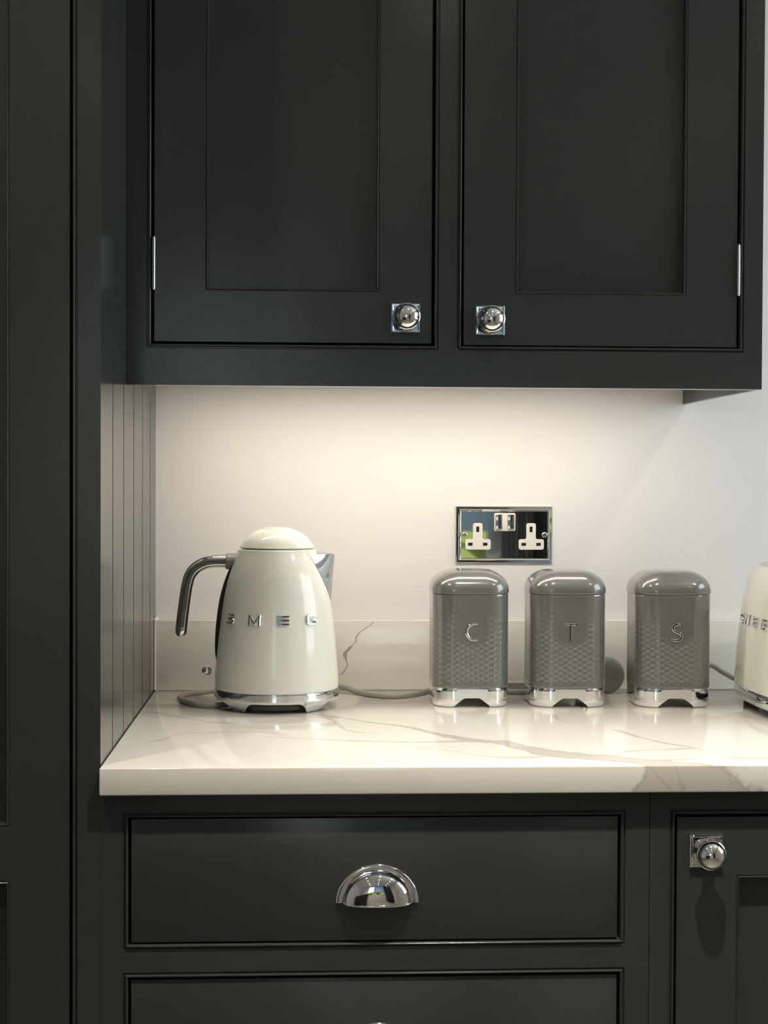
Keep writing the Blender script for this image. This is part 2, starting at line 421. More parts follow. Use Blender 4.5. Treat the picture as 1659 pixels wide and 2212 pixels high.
# windows: frame, glazing bar, glass
def window_x(x, y0, y1, z0, z1):
    m = MB()
    w = .05
    m.box(x, x + .06, y0, y1, z0, z0 + w).box(x, x + .06, y0, y1, z1 - w, z1).box(x, x + .06, y0, y0 + w, z0 + w, z1 - w).box(x, x + .06, y1 - w, y1, z0 + w, z1 - w)
    ym = (y0 + y1) / 2
    m.box(x + .01, x + .05, ym - .02, ym + .02, z0 + w, z1 - w)
    o = structure('window_1', m, TRIMW, loc=(x, ym, z0))
    g = obj('glass', MB().box(x + .028, x + .034, y0 + w, y1 - w, z0 + w, z1 - w), GLASSM, o)
    return o
window_x(XR + .02, -1.22, -.18, 1.02, 2.14)
m = MB(); w = .05; x0, x1, z0, z1 = -.75, .92, .62, 2.1; y = YF - .07
m.box(x0, x1, y, y + .06, z0, z0 + w).box(x0, x1, y, y + .06, z1 - w, z1).box(x0, x0 + w, y, y + .06, z0 + w, z1 - w).box(x1 - w, x1, y, y + .06, z0 + w, z1 - w).box(.03, .07, y + .01, y + .05, z0 + w, z1 - w)
w2 = structure('window_2', m, TRIMW, loc=(.05, y, z0))
obj('glass', MB().box(x0 + w, x1 - w, y + .028, y + .034, z0 + w, z1 - w), GLASSM, w2)
# hedge outside the garden window
m = MB(); random.seed(4)
for k in range(200):
    cx, cy, cz = random.uniform(-1.6, 1.9), random.uniform(-7.4, -6.7), random.uniform(.1, 1.35)
    m.lathe([(.01, -.2), (.16, -.12), (.22, 0), (.16, .12), (.01, .2)], (cx, cy, cz), 9, 'Z')
tag(obj('garden_hedge', m, GREEN, loc=(0, -7, 0)), 'green garden hedge outside the far window, mirrored in the socket plate', 'hedge')
# roller blind, folded curtain and dark larder opposite: they are what the chrome mirrors
rb = empty('roller_blind', (.42, YF + .04, 2.12), 'blue-grey roller blind at the far window, mirrored in the socket plate', 'blind')
obj('blind_cloth', MB().box(-.10, .93, YF + .030, YF + .034, 1.00, 2.12), BLUEG, rb)
obj('blind_tube', MB().lathe([(.02, -.12), (.02, .95)], (0, YF + .04, 2.13), 16, 'X'), BLUEG, rb)
m = MB(); lp = [[], []]
for i in range(90):
    x = .915 + .16 * i / 89; yy = YF + .09 + .022 * math.sin(i * .78) + .008 * math.sin(i * 2.1)
    lp[0].append((x, yy, .05)); lp[1].append((x + .01 * math.sin(i * .3), yy, 2.2))
back = [[(p[0], p[1] + .003, p[2]) for p in l] for l in lp]
m.loft([lp[0], lp[1], back[1], back[0], lp[0]], False, False, False)
tag(obj('curtain', m, CURT, loc=(1, YF + .09, 0)), 'dark folded curtain, mirrored in the middle of the socket plate', 'curtain')
m = MB().box(1.09, 1.745, YF + .01, YF + .6, 0, 2.25)
lc = empty('larder_cupboard', (1.4, YF + .3, 0), 'dark larder cupboard opposite, mirrored at the right of the socket plate', 'cupboard')
obj('carcass', m, PAINT, lc, bevel=.002)
obj('cupboard_door', MB().box(1.10, 1.41, YF + .60, YF + .622, .1, 2.2), PAINT, lc, bevel=.002)
obj('cupboard_door', MB().box(1.42, 1.735, YF + .60, YF + .622, .1, 2.2), PAINT, lc, bevel=.002)
isl = empty('kitchen_island', (-.9, -3.6, 0), 'dark kitchen island with a pale top, mirrored small in the chrome knobs', 'island')
obj('island_body', MB().box(-1.75, -.35, -4.0, -3.2, 0, .89), PAINT, isl, bevel=.002)
obj('island_top', MB().box(-1.78, -.32, -4.03, -3.17, .89, .92), QUARTZU, isl, bevel=.002)

# downlights
def downlight(x, y, e, beam=88):
    o = empty('downlight', (x, y, CEIL), 'round ceiling downlight, seen only as a bright dot mirrored in the kettle and knobs', 'downlight', 'ceiling downlights')
    obj('trim_ring', MB().lathe([(.030, CEIL), (.045, CEIL), (.045, CEIL - .004), (.041, CEIL - .007), (.032, CEIL - .006), (.030, CEIL)], (x, y, 0), 40, cap0=False, cap1=False), TRIMW, o)
    obj('lens', MB().lathe([(.029, CEIL - .0015), (.029, CEIL - .0035)], (x, y, 0), 32), LENSM, o)
    if e:
        a = area_light('downlight_beam', (x, y, CEIL - .012), .05, e, WARM, shape='DISK', spread=math.radians(beam))
        a.parent = o; a.location = (0, 0, -.012)
    return o
for i, x in enumerate((-.62, .32, 1.26)):
    for j, y in enumerate((-1.17, -2.25, -3.35, -4.4)):
        downlight(x, y, ((5.0, 9.0, 5.5)[i], .4, .8, 6.0)[j], 140 if j == 0 and i != 1 else 80)

# ------------------------------------------------------------------ tall cabinet on the left
YU, YB, YW = -.385, -.632, -.6475
XS = -.2206
tc = empty('tall_cabinet', (-.52, -.3, 0), 'tall dark charcoal larder cabinet at the left edge, full height', 'cabinet')
TX0, TX1, TZ1 = -.86, XS, 2.25
op = (-.83, -.2509, .12, TZ1 - .06)
m = MB(); face_frame(m, TX0, TX1, .09, TZ1, YB, [op]); obj('face_frame', m, PAINT, tc)
m = MB(); rect_sweep(m, *op[:2], *op[2:], YB, COCK, closed_loop=True); obj('cock_bead', m, PAINT, tc)
m = MB().box(TX0, TX0 + .018, YB + .022, -.002, .09, TZ1).box(TX0 + .018, TX1 - .012, -.012, -.002, .09, TZ1).box(TX0 + .018, TX1 - .012, YB + .022, -.012, TZ1 - .018, TZ1).box(TX0 + .018, TX1 - .012, YB + .022, -.012, .09, .108).box(TX0 + .018, TX1 - .012, YB + .03, YB + .04, .108, TZ1 - .018)
obj('carcass', m, DARKIN, tc)
obj('plinth', MB().box(TX0, TX1, YB + .05, YB + .068, 0, .09), PAINT, tc)
pz = (T - .0665, T - .1255)
shaker_door(tc, op[0] + .003, op[1] - .0033, op[2] + .003, op[3] - .003, YB + .0004, -.75, -.3185, [(.24, pz[1]), (pz[0], 2.10)])
# tongue-and-groove boards on the visible side: each board a piece
edges = [0.0, -.0842, -.1909, -.3018, -.4143, -.5237, YB + .022]
for k in range(6):
    ya, yb = edges[k], edges[k + 1]
    m = MB(); x = TX1; v = .0024; dp = .0050
    ya2 = ya - (0 if k == 0 else .0006); yb2 = yb + (.0006 if k < 5 else 0)
    sec = [(x - .012, ya2), (x - dp, ya2), (x, ya2 - (v if k else 0)), (x, yb2 + (v if k < 5 else 0)), (x - dp, yb2), (x - .012, yb2)]
    m.loft([[(a, b, .09) for a, b in sec], [(a, b, TZ1) for a, b in sec]])
    obj('side_board', m, PAINT, tc, smooth=20)

# ------------------------------------------------------------------ upper cabinet
ZU0, ZU1, XR1 = T + .4309, 2.25, .5809
uc = empty('wall_cabinet', (.18, -.19, ZU0), 'dark charcoal two-door wall cabinet above the worktop', 'cabinet')
oL = (-.1904, .1632, T + .4822, ZU1 - .06); oR = (.1970, .5517, T + .4822, ZU1 - .06)
m = MB(); face_frame(m, XS + .0004, XR1, ZU0, ZU1, YU, [oL, oR]); obj('face_frame', m, PAINT, uc)
for o_ in (oL, oR):
    m = MB(); rect_sweep(m, *o_, YU, COCK, closed_loop=True); obj('cock_bead', m, PAINT, uc)
zb = ZU0 + .0285
m = MB().box(XS + .0004, XR1 - .0075, YU + .022, -.001, zb, zb + .018).box(XS + .0004, XR1 - .0075, YU + .022, -.001, ZU1 - .018, ZU1).box(XS + .0004, XR1 - .0075, -.012, -.001, zb + .018, ZU1 - .018).box(XS + .0004, XS + .0124, YU + .022, -.012, zb + .018, ZU1 - .018)
m.box(XS + .0124, XR1 - .0075, YU + .032, YU + .04, zb + .018, ZU1 - .018)
obj('carcass', m, DARKIN, uc)
obj('bottom_panel', MB().box(XS + .0005, XR1 - .0076, YU + .0222, -.0012, zb - .002, zb - .0001), TRIMW, uc)
obj('end_panel', MB().box(XR1 - .0073, XR1, YU + .022, 0, ZU0, ZU1), PAINT, uc, bevel=.0006)
dL = shaker_door(uc, oL[0] + .0040, oL[1] - .0038, oL[2] + .0031, oL[3] - .003, YU + .0006, -.1237, .0941, [(T + .5491, 2.10)])
dR = shaker_door(uc, oR[0] + .0032, oR[1] - .0038, oR[2] + .0018, oR[3] - .003, YU + .0006, .2650, .4832, [(T + .5484, 2.10)])
square_knob(dL, .1272, T + .5168, YU + .0006); square_knob(dR, .2330, T + .5148, YU + .0006)
hinge(dL, -.1871, T + .5501, T + .6138, YU); hinge(dR, .5494, T + .5498, T + .6130, YU)
# LED strip under it
led = empty('led_strip', (.19, -.18, zb - .002), 'slim warm LED strip hidden under the wall cabinet', 'light strip')
LX0, LX1, LY = -.170, .475, -.182
obj('channel', MB().box(LX0 - .004, LX1 + .004, LY - .008, LY + .008, zb - .005, zb - .002), STEEL, led)
obj('diffuser', MB().box(LX0, LX1, LY - .005, LY + .005, zb - .0068, zb - .005), LEDM, led, bevel=.0008)
a = area_light('led_glow', (0, 0, 0), LX1 - LX0, 1.75, LED, size_y=.010); a.parent = led; a.location = Vector(((LX0 + LX1) / 2, LY, zb - .0075)) - led.location

# ------------------------------------------------------------------ drawer cabinet and right base cabinet
def base_unit(name, x0, x1, loc, label):
    e = empty(name, loc, label, 'cabinet')
    m = MB().box(x0 + .001, x0 + .017, YB + .022, -.03, .09, .886).box(x1 - .017, x1 - .001, YB + .022, -.03, .09, .886).box(x0 + .017, x1 - .017, YB + .022, -.03, .09, .106).box(x0 + .017, x1 - .017, -.042, -.03, .106, .886).box(x0 + .017, x1 - .017, YB + .032, YB + .04, .106, .886)
    obj('carcass', m, DARKIN, e)
    obj('plinth', MB().box(x0, x1, YB + .05, YB + .068, 0, .09), PAINT, e)
    return e
SX = .3859
dc = base_unit('drawer_cabinet', XS, SX, (.083, -.31, 0), 'dark charcoal base cabinet with drawers and cup handles under the worktop')
o1 = (-.1904, .3534, T - .1970, T - .0572); o2 = (-.1904, .3534, T - .520, T - .2332); ztop = T - .0304
m = MB(); face_frame(m, XS + .0002, SX - .00035, .09, ztop, YB, [o1, o2]); obj('face_frame', m, PAINT, dc)
for o_ in (o1, o2):
    m = MB(); rect_sweep(m, *o_, YB, COCK, closed_loop=True); obj('cock_bead', m, PAINT, dc)
for o_, gt in ((o1, .0018), (o2, .0030)):
    d = obj('drawer_front', MB().box(o_[0] + .0033, o_[1] - .0033, YB + .0006, YB + .0226, o_[2] + .0022, o_[3] - gt), PAINT, dc, bevel=.0006)
    cup_pull(d, .0826, o_[3] + (-.1532 + .0572) + .0007, YB + .0006)
bc = base_unit('base_cabinet', SX, .99, (.69, -.31, 0), 'dark charcoal base cabinet with a round chrome knob, right of the drawers')
ob_ = (.4138, .96, .12, T - .0572)
m = MB(); face_frame(m, SX + .00035, .99, .09, ztop, YB, [ob_]); obj('face_frame', m, PAINT, bc)
m = MB(); rect_sweep(m, *ob_, YB, COCK, closed_loop=True); obj('cock_bead', m, PAINT, bc)
dB = shaker_door(bc, ob_[0] + .0031, ob_[1] - .0033, ob_[2] + .003, ob_[3] - .0036, YB + .0006, .4841, .885, [(.19, T - .1259)], depth=.0122)
square_knob(dB, .4494, T - .0980, YB + .0006)

# ------------------------------------------------------------------ worktop and upstand
wt = obj('worktop', MB().box(XS + .0006, 1.05, YW, -.0005, T - .030, T), QUARTZ, loc=(.4, -.32, T - .03), bevel=.0016, bseg=3)
tag(wt, 'long white quartz worktop with grey-beige veins', 'worktop')
us = empty('upstand', (.4, -.01, T), 'low white quartz upstand behind the kettle and canisters', 'upstand')
obj('stone_strip', MB().box(XS + .0012, 1.05, -.0200, -.0004, T + .0002, T + .1045), QUARTZU, us, bevel=.0010, bseg=2)
obj('sealant', MB().tube([(XS + .0012, -.0203, T + .001), (XS + .0012, -.0203, T + .104)], .0016, 8).tube(spline([(XS + .001, -.0195, T + .1045), (XS + .003, -.012, T + .1065), (XS + .002, -.001, T + .106)], 5), .0030, 8, True), CAULK, us)

# ------------------------------------------------------------------ double socket
SXC, SZC, SY = .22928 + .073, T + .18932 + .043, 0.0
so = empty('wall_socket', (SXC, 0, SZC), 'chrome double wall socket with white inserts, above the first two canisters', 'socket')
m = MB(); lo = []
for ins, y in [(0, -.0002), (0, -.0024), (.0016, -.0036), (.0038, -.0034), (.0046, -.0048), (.0056, -.0058), (.0066, -.0054), (.0072, -.0046), (.0078, -.0044)]:
    a, b = .073 - ins, .043 - ins
    lo.append([(SXC - a, y, SZC - b), (SXC + a, y, SZC - b), (SXC + a, y, SZC + b), (SXC - a, y, SZC + b)])
m.loft(lo); obj('face_plate', m, CHROME, so, smooth=12)
def round_poly(pts, r, n=5):
    out = []
    N = len(pts)
    for i in range(N):
        p0, p1, p2 = Vector(pts[i - 1]), Vector(pts[i]), Vector(pts[(i + 1) % N])
        d0 = (p0 - p1).normalized(); d1 = (p2 - p1).normalized()
        rr = min(r, (p0 - p1).length * .48, (p2 - p1).length * .48)
        a, b = p1 + d0 * rr, p1 + d1 * rr
        for k in range(n + 1):
            t = k / n
            out.append(tuple((1 - t) ** 2 * a + 2 * t * (1 - t) * p1 + t * t * b))
    return out
def flat_prism(poly, y0, y1, ch=.0004):
    c = Vector((sum(p[0] for p in poly) / len(poly), sum(p[1] for p in poly) / len(poly)))
    def sc_(k): return [Vector(p) + (c - Vector(p)).normalized() * k for p in poly]
    l = []
    for k, y in ((0, y0), (0, y1 + ch), (ch, y1)):
        l.append([(SXC + p[0], y, SZC + p[1]) for p in sc_(k)])
    return MB().loft(l)
for dx in (0, .0808):
    pts = [(-.0590 + dx, -.0225), (-.0208 + dx, -.0225), (-.0208 + dx, -.0066), (-.0332 + dx, -.0066), (-.0332 + dx, .0175), (-.0475 + dx, .0175), (-.0475 + dx, -.0066), (-.0590 + dx, -.0066)]
    ins = obj('socket_insert', flat_prism(round_poly(pts, .0034), -.0040, -.0056), WHITEP, so, smooth=20)
    for (a, b, c, d) in ((-.0426, -.0382, .0041, .0126), (-.0549, -.0480, -.0165, -.0120), (-.0324, -.0256, -.0165, -.0120)):
        m = MB().box(SXC + a + dx, SXC + b + dx, -.0058, -.0050, SZC + c, SZC + d)
        obj('pin_hole', m, BLACKP, ins)
sw = obj('switch_surround', flat_prism(round_poly([(-.0155, .0055), (.0165, .0055), (.0165, .0329), (-.0155, .0329)], .0026), -.0040, -.0058), WHITEP, so, smooth=20)
for a, b in ((-.0135, -.0034), (.0046, .0150)):
    m = MB(); x0, x1, z0, z1 = SXC + a, SXC + b, SZC + .0082, SZC + .0310
    sec = [(-.0050, z0), (-.0086, z0 + .0004), (-.0094, z0 + .0012), (-.0076, (z0 + z1) / 2), (-.0066, z1 - .003), (-.0070, z1 - .0006), (-.0050, z1)]
    m.loft([[(x0, y, z) for y, z in sec], [(x1, y, z) for y, z in sec]])
    obj('rocker_switch', m, CHROME, sw, smooth=25, bevel=.0003)
for x in (-.0598, .0611):
    m = MB().lathe([(.0042, -.0040), (.0042, -.0054), (.0036, -.0062), (.0030, -.0064), (.0028, -.0058), (.0004, -.0058)], (SXC + x, 0, SZC), 24, 'Y')
    m.box(SXC + x - .0026, SXC + x + .0026, -.0063, -.0057, SZC - .0003, SZC + .0003)
    obj('screw', m, STEEL, so)

# ------------------------------------------------------------------ raised letters
def ribbon(mb, path, width, depth, fn):
    """flat chamfered stroke along a 2D path, mapped to the surface by fn(x, y, d)"""
    P = [Vector(p) for p in path]; ws = width if isinstance(width, (list, tuple)) else [width] * len(P)
    loops = []
    for i, p in enumerate(P):
        d0 = (P[i] - P[i - 1]).normalized() if i else (P[1] - P[0]).normalized()
        d1 = (P[i + 1] - P[i]).normalized() if i < len(P) - 1 else d0
        t = (d0 + d1).normalized(); k = 1 / max(.5, t.dot(d0))
        nrm = Vector((-t.y, t.x)) * (ws[i] / 2 * k)
        loops.append([fn(*(p + nrm * s), d) for s, d in ((-1, -.0002), (-1, depth * .7), (-.55, depth), (.55, depth), (1, depth * .7), (1, -.0002))])
    mb.loft(loops)
def densify(path, step=.0012):
    out = []
    for a, b in zip(path[:-1], path[1:]):
        a, b = Vector(a), Vector(b); n = max(1, int((b - a).length / step))
        out += [a.lerp(b, k / n) for k in range(n)]
    out.append(Vector(path[-1])); return out
def arc(cx, cy, rx, ry, a0, a1, n=10):
    return [(cx + rx * math.cos(math.radians(a0 + (a1 - a0) * k / n)), cy + ry * math.sin(math.radians(a0 + (a1 - a0) * k / n))) for k in range(n + 1)]
def brand_letter(ch, fn, h=.0135, w=.0150, st=.0029, depth=.0028):
    """wide squared capital letters S M E G; centre at 0,0"""
    mb = MB(); st = st * .86 if ch in 'SG' else st; H, W = h / 2 - st / 2, w / 2 - st / 2; r = .0026
    if ch == 'S':
        p = [(W + st * .4, H)] + arc(-W + r, H - r + 0, r, r, 90, 180, 4) + arc(-W + r, r * .9, r, r * .9, 180, 270, 4) + arc(W - r, -r * .9, r, r * .9, 90, 0, 4) + arc(W - r, -H + r, r, r, 0, -90, 4) + [(-W - st * .4, -H)]
        ribbon(mb, p, st, depth, fn)
    elif ch == 'M':
        for x in (-W, W): ribbon(mb, [(x, -H - st / 2), (x, H + st / 2)], st, depth, fn)
        ribbon(mb, densify([(-W, H + st * .3), (0, -H * .85), (W, H + st * .3)], .002), st * .85, depth, fn)
    elif ch == 'E':
        ribbon(mb, [(-W, -H - st / 2), (-W, H + st / 2)], st, depth, fn)
        for z in (H, 0, -H): ribbon(mb, densify([(-W, z), (W + st / 2, z)], .002), st * .82, depth, fn)
    elif ch == 'G':
        p = [(W, H * .45), (W, H)] ; 
        p = [(W + st * .4, H)] + arc(-W + r, H - r, r, r, 90, 180, 4) + arc(-W + r, -H + r, r, r, 180, 270, 4) + arc(W - r, -H + r, r, r, 270, 360, 4) + [(W, -.0004), (.0012, -.0004)]
        ribbon(mb, p, st, depth, fn)
    return mb

# ------------------------------------------------------------------ kettle
KX, KY = -.0365, -.180
kt = empty('kettle', (KX, KY, T), 'cream retro electric kettle with chrome handle and spout, on the left of the worktop', 'kettle')
KP = [(.0842, .0262), (.0855, .0285), (.0855, .0397), (.0845, .055), (.0831, .0724), (.0817, .089), (.0799, .105), (.0779, .1215), (.0757, .1378), (.0732, .1538), (.0697, .170), (.0652, .186), (.0592, .2025), (.0563, .2095), (.0543, .2145), (.0532, .2172), (.0518, .2180)]
def krad(z):
    for (r0, z0), (r1, z1) in zip(KP[:-1], KP[1:]):
        if z0 <= z <= z1: return r0 + (r1 - r0) * (z - z0) / (z1 - z0)
    return KP[-1][0] if z > .2 else KP[0][0]
prof = spline([(r, z, 0) for r, z in KP], 4)
m = MB().lathe([(.06, .0262)] + [(p.x, p.y) for p in prof] + [(.045, .2182)], (KX, KY, T), 96)
obj('kettle_body', m, ENAMEL, kt, smooth=60)
lidp = spline([(.0500, .2190, 0), (.0514, .2196, 0), (.0518, .2206, 0), (.0508, .2222, 0), (.0470, .2280, 0), (.0418, .2338, 0), (.0350, .2393, 0), (.0285, .2430, 0), (.0225, .2452, 0), (.0212, .2453, 0), (.0205, .2462, 0), (.0190, .2471, 0), (.0120, .2478, 0), (.004, .2480, 0)], 3)
m = MB().lathe([(.0480, .2176), (.0480, .2190)] + [(p.x, p.y) for p in lidp], (KX, KY, T), 96)
obj('lid', m, ENAMEL, kt, smooth=40)
# chrome skirt with four feet
m = MB(); N = 192; outer = []; inner = []
def foot(a):
    d = min(abs((math.degrees(a) - f + 180) % 360 - 180) for f in (-130, -50, 50, 130))
    return (1 - max(0.0, min(1.0, (d - 7.5) / 12.0))) ** 2
rows_o = []; rows_i = []
for k in range(9):
    t = (0, .03, .12, .25, .42, .58, .72, .86, 1)[k]; ro = []; ri = []
    for i in range(N):
        a = 2 * PI * i / N; f = foot(a)
        zb_ = .0125 * (1 - f) + .0005
        z = .0255 + (zb_ - .0255) * t
        r = .0860 if z > .0150 else .0860 - .0100 * ((.0150 - z) / .0150) ** 1.3
        if t == 0: r -= .0004
        ro.append((KX + r * math.cos(a), KY + r * math.sin(a), T + z)); ri.append((KX + (r - .0025) * math.cos(a), KY + (r - .0025) * math.sin(a), T + z))
    rows_o.append(ro); rows_i.append(ri)
m.loft(rows_o + rows_i[::-1], False, False)
m.loft([rows_i[0], rows_o[0]], False, False)
m.lathe([(.0835, .0246), (.0835, .0262)], (KX, KY, T), 64)
obj('chrome_base', m, SATIN, kt, smooth=38, label='chrome base skirt with feet')
obj('swivel_base', MB().lathe([(.064, .0020), (.068, .0030), (.068, .0090), (.060, .0120), (.060, .0240)], (KX, KY, T), 64), DGREYP, kt, label='dark grey underside of the base')
for a in (-129, -51, 51, 129):
    fx, fy = KX + .071 * math.cos(math.radians(a)), KY + .071 * math.sin(math.radians(a))
    obj('foot_pad', MB().lathe([(.006, 0), (.006, .004)], (fx, fy, T), 20), BLACKP, kt)
# handle
hp = [(-.0985, .2004), (-.1062, .2007), (-.1157, .2009), (-.1252, .2004), (-.1347, .1984), (-.1442, .1939), (-.1511, .1882), (-.1562, .1799), (-.1587, .1716), (-.1604, .164), (-.1623, .1512), (-.164, .1385), (-.1657, .1258), (-.1671, .113), (-.1678, .1040)]
path = spline([(x, KY, T + z) for x, z in hp], 4)
rr = [.0098 - .0012 * min(1, i / 20) for i in range(len(path))]
hm = obj('handle', MB().tube(path, rr, 24, True, rb=1.15), CHROME, kt, smooth=60, label='curved chrome handle')
# grey grip strip along both flanks of the handle
for s in (-1, 1):
    L = [[], []]
    m = MB(); loops = []
    pts = path[2:-3]
    for i, p in enumerate(pts):
        t = (path[i + 3] - path[i + 1]).normalized(); nrm = Vector((0, 1, 0)).cross(t).normalized()
        r = rr[i + 2]; w = r * .50
        row = []
        for u, d in ((-1, .78), (-.9, 1.02), (-.5, 1.10), (0, 1.14), (.5, 1.10), (.9, 1.02), (1, .78)):
            row.append(p + nrm * (u * w + r * .05) + Vector((0, s * r * 1.12 * d * math.sqrt(max(0, 1 - (u * .5) ** 2 * .6)), 0)))
        loops.append(row)
    m.loft(loops, True, True)
    obj('grip_strip', m, DGREYP, hm, smooth=50)
cp = spline([(-.0905, KY, T + .2006), (-.1000, KY, T + .2006), (-.1070, KY, T + .2007)], 4)
m = MB().tube([(-.0860, KY, T + .2003)] + cp, [.0112] * (len(cp)) + [.0106], 28, rb=1.15)
obj('handle_mount', m, GREYP, kt, smooth=50)
# water gauge on the handle side
m = MB(); loops = []
for k in range(25):
    z = .066 + (.198 - .066) * k / 24; r = krad(z); out = .0052 * math.sin(PI * k / 24) ** .6 + .0002
    row = []
    for j in range(9):
        b = -11 + 22 * j / 8; e = out * (1 - (abs(b) / 11) ** 4)
        a = math.radians(180 + b); row.append((KX + (r + e) * math.cos(a), KY + (r + e) * math.sin(a), T + z))
    rin = [(KX + (r - .001) * math.cos(math.radians(180 + b)), KY + (r - .001) * math.sin(math.radians(180 + b)), T + z) for b in (11, -11)]
    loops.append(row + rin)
m.loft(loops); obj('water_gauge', m, BLACKP, kt, smooth=50, label='dark water gauge strip')
# lever with ball
obj('switch_lever', MB().tube([(KX - .083, KY, T + .0489), (-.130, KY, T + .0489)], .0017, 12), STEEL, kt)
obj('lever_ball', MB().lathe([(.0004, -.0070), (.0035, -.0061), (.0057, -.0041), (.0069, -.0012), (.0069, .0012), (.0057, .0041), (.0035, .0061), (.0004, .0070)][:], (-.1328, KY, T + .0489), 32, 'X'), CHROME, kt, smooth=80)
# spout: a V-shaped chrome beak, walls and inner channel
def spout_loop(z, k, nn=13):
    f = max(0.0, (z - .1475) / (.2110 - .1475))
    amax = math.radians(3 + 33 * f ** .75)
    r = krad(z); tip = krad(.1475) + .0005 + .0042 * f
    row = []
    for j in range(nn):
        u = -1 + 2 * j / (nn - 1)
        a = amax * u
        bx, by = r * math.cos(a), r * math.sin(a)
        ex, ey = r * math.cos(amax), r * math.sin(amax)
        # straight V flanks towards a rounded nose
        q = 1 - abs(u)
        nx = ex + (tip - ex) * (1 - (1 - q) ** 1.25); ny = ey * (1 - q) * (1 if u > 0 else -1)
        x, y = nx, ny
        dirv = Vector((x, y)).normalized() * k
        row.append((KX + x - dirv.x, KY + y - dirv.y, T + z))
    return row
zs_ = [.1475 + (.2110 - .1475) * i / 16 for i in range(17)]
def rake(row, z):   # the rim dips towards the nose
    return row
m = MB()
m.loft([spout_loop(z, -.0006) for z in zs_] , False, False, False)
m.loft([spout_loop(z, .0010) for z in zs_], False, False, False)
m.loft([spout_loop(zs_[-1], -.0006), spout_loop(zs_[-1] , .0010)], False, False, False)
obj('spout', m, SATIN, kt, smooth=50, label='chrome pouring spout')
m = MB()
rim = [tuple(p) for p in spout_loop(.2108, .0002)]
m.tube(rim, .0009, 8, True, up=Vector((0, 0, 1))); obj('spout_rim', m, CHROME, kt, smooth=60)
# letters around the body
for ch, ang in zip('SMEG', (-50.5, -21.2, 7.3, 36.8)):
    def fn(x, y, d, ang=ang):
        z = .1255 + y; r = krad(z); a = math.radians(-90 + ang) + x / r
        return (KX + (r + d) * math.cos(a), KY + (r + d) * math.sin(a), T + z)
    obj('letter', brand_letter(ch, fn, .0138, .0155 if ch != 'M' else .0168, .0031, .0034), CHROME, kt, smooth=30)
cord = spline([(-.030, -.115, T + .008), (-.075, -.150, T + .006), (-.1058, -.194, T + .0042), (-.1357, -.2023, T + .0042), (-.1610, -.170, T + .0042), (-.1740, -.130, T + .0042), (-.1687, -.098, T + .0042), (-.1450, -.062, T + .0042), (-.1200, -.048, T + .006), (-.060, -.040, T + .012), (.010, -.042, T + .0135),
               (.0548, -.050, T + .0095), (.0842, -.080, T + .0042), (.1293, -.118, T + .0042), (.165, -.092, T + .0042), (.190, -.060, T + .0045), (.235, -.066, T + .0042), (.285, -.072, T + .0045), (.3203, -.074, T + .0048), (.362, -.073, T + .0048), (.392, -.064, T + .0060), (.388, -.050, T + .0100), (.355, -.042, T + .0125), (.3120, -.042, T + .0125), (.276, -.040, T + .0125), (.262, -.033, T + .0110), (.280, -.0265, T + .0095), (.330, -.0260, T + .0100), (.360, -.028, T + .0180), (.382, -.040, T + .0250), (.396, -.056, T + .0262), (.402, -.060, T + .0264)], 6)
obj('power_cord', MB().tube(cord, .0040, 12, True, up=Vector((0, 0, 1))), CABLE, kt, smooth=60)
pl = MB()
pl.lathe([(.001, -.0760), (.013, -.0755), (.0225, -.0730), (.0266, -.0680), (.0272, -.0630), (.0258, -.0570), (.0230, -.0520)], (.4470, 0, T + .0274), 48, 'Y')
plug = obj('plug', pl, GREYP, kt, smooth=50)
obj('fuse_cover_dot', MB().lathe([(.0009, -.0765), (.0009, -.0750)], (.4600, 0, T + .0225), 10, 'Y'), BLACKP, plug)
for dx, dz, a, b in ((0, .010, .0035, .002), (-.010, -.008, .003, .002), (.010, -.008, .003, .002)):
    obj('pin', MB().box(.4470 + dx - a, .4470 + dx + a, -.0530, -.0360, T + .0274 + dz - b, T + .0274 + dz + b), STEEL, plug)
obj('strain_relief', MB().tube([(.398, -.060, T + .0262), (.412, -.062, T + .0270), (.427, -.063, T + .0274)], [.0050, .0064, .008], 14), GREYP, plug)

# ------------------------------------------------------------------ canisters
def rsq(cx, cy, w, r, z, n=10, step=None, d=None):
    """rounded square loop, counter-clockwise from the front middle; returns points and outward normals"""
    h = w / 2; hd = (d or w) / 2; pts = []
    segs = []
    def line(a, b):
        L = math.dist(a, b); k = max(1, int(round(L / step))) if step else 1
        return [((a[0] + (b[0] - a[0]) * i / k), (a[1] + (b[1] - a[1]) * i / k)) for i in range(k)]
    cs = [(h - r, -hd + r, -90), (h - r, hd - r, 0), (-h + r, hd - r, 90), (-h + r, -hd + r, 180)]
    starts = [((-h + r, -hd), (h - r, -hd), (0, -1)), ((h, -hd + r), (h, hd - r), (1, 0)), ((h - r, hd), (-h + r, hd), (0, 1)), ((-h, hd - r), (-h, -hd + r), (-1, 0))]
    for (a, b, nrm), (ccx, ccy, a0) in zip(starts, cs):
        for p in line(a, b): pts.append((cx + p[0], cy + p[1], z, nrm[0], nrm[1]))
        k = n if not step else max(6, int(round(r * PI / 2 / step)))
        for i in range(k):
            t = math.radians(a0 + 90 * i / k)
            pts.append((cx + ccx + r * math.cos(t), cy + ccy + r * math.sin(t), z, math.cos(t), math.sin(t)))
    return pts
CW, CR = .1068, .031
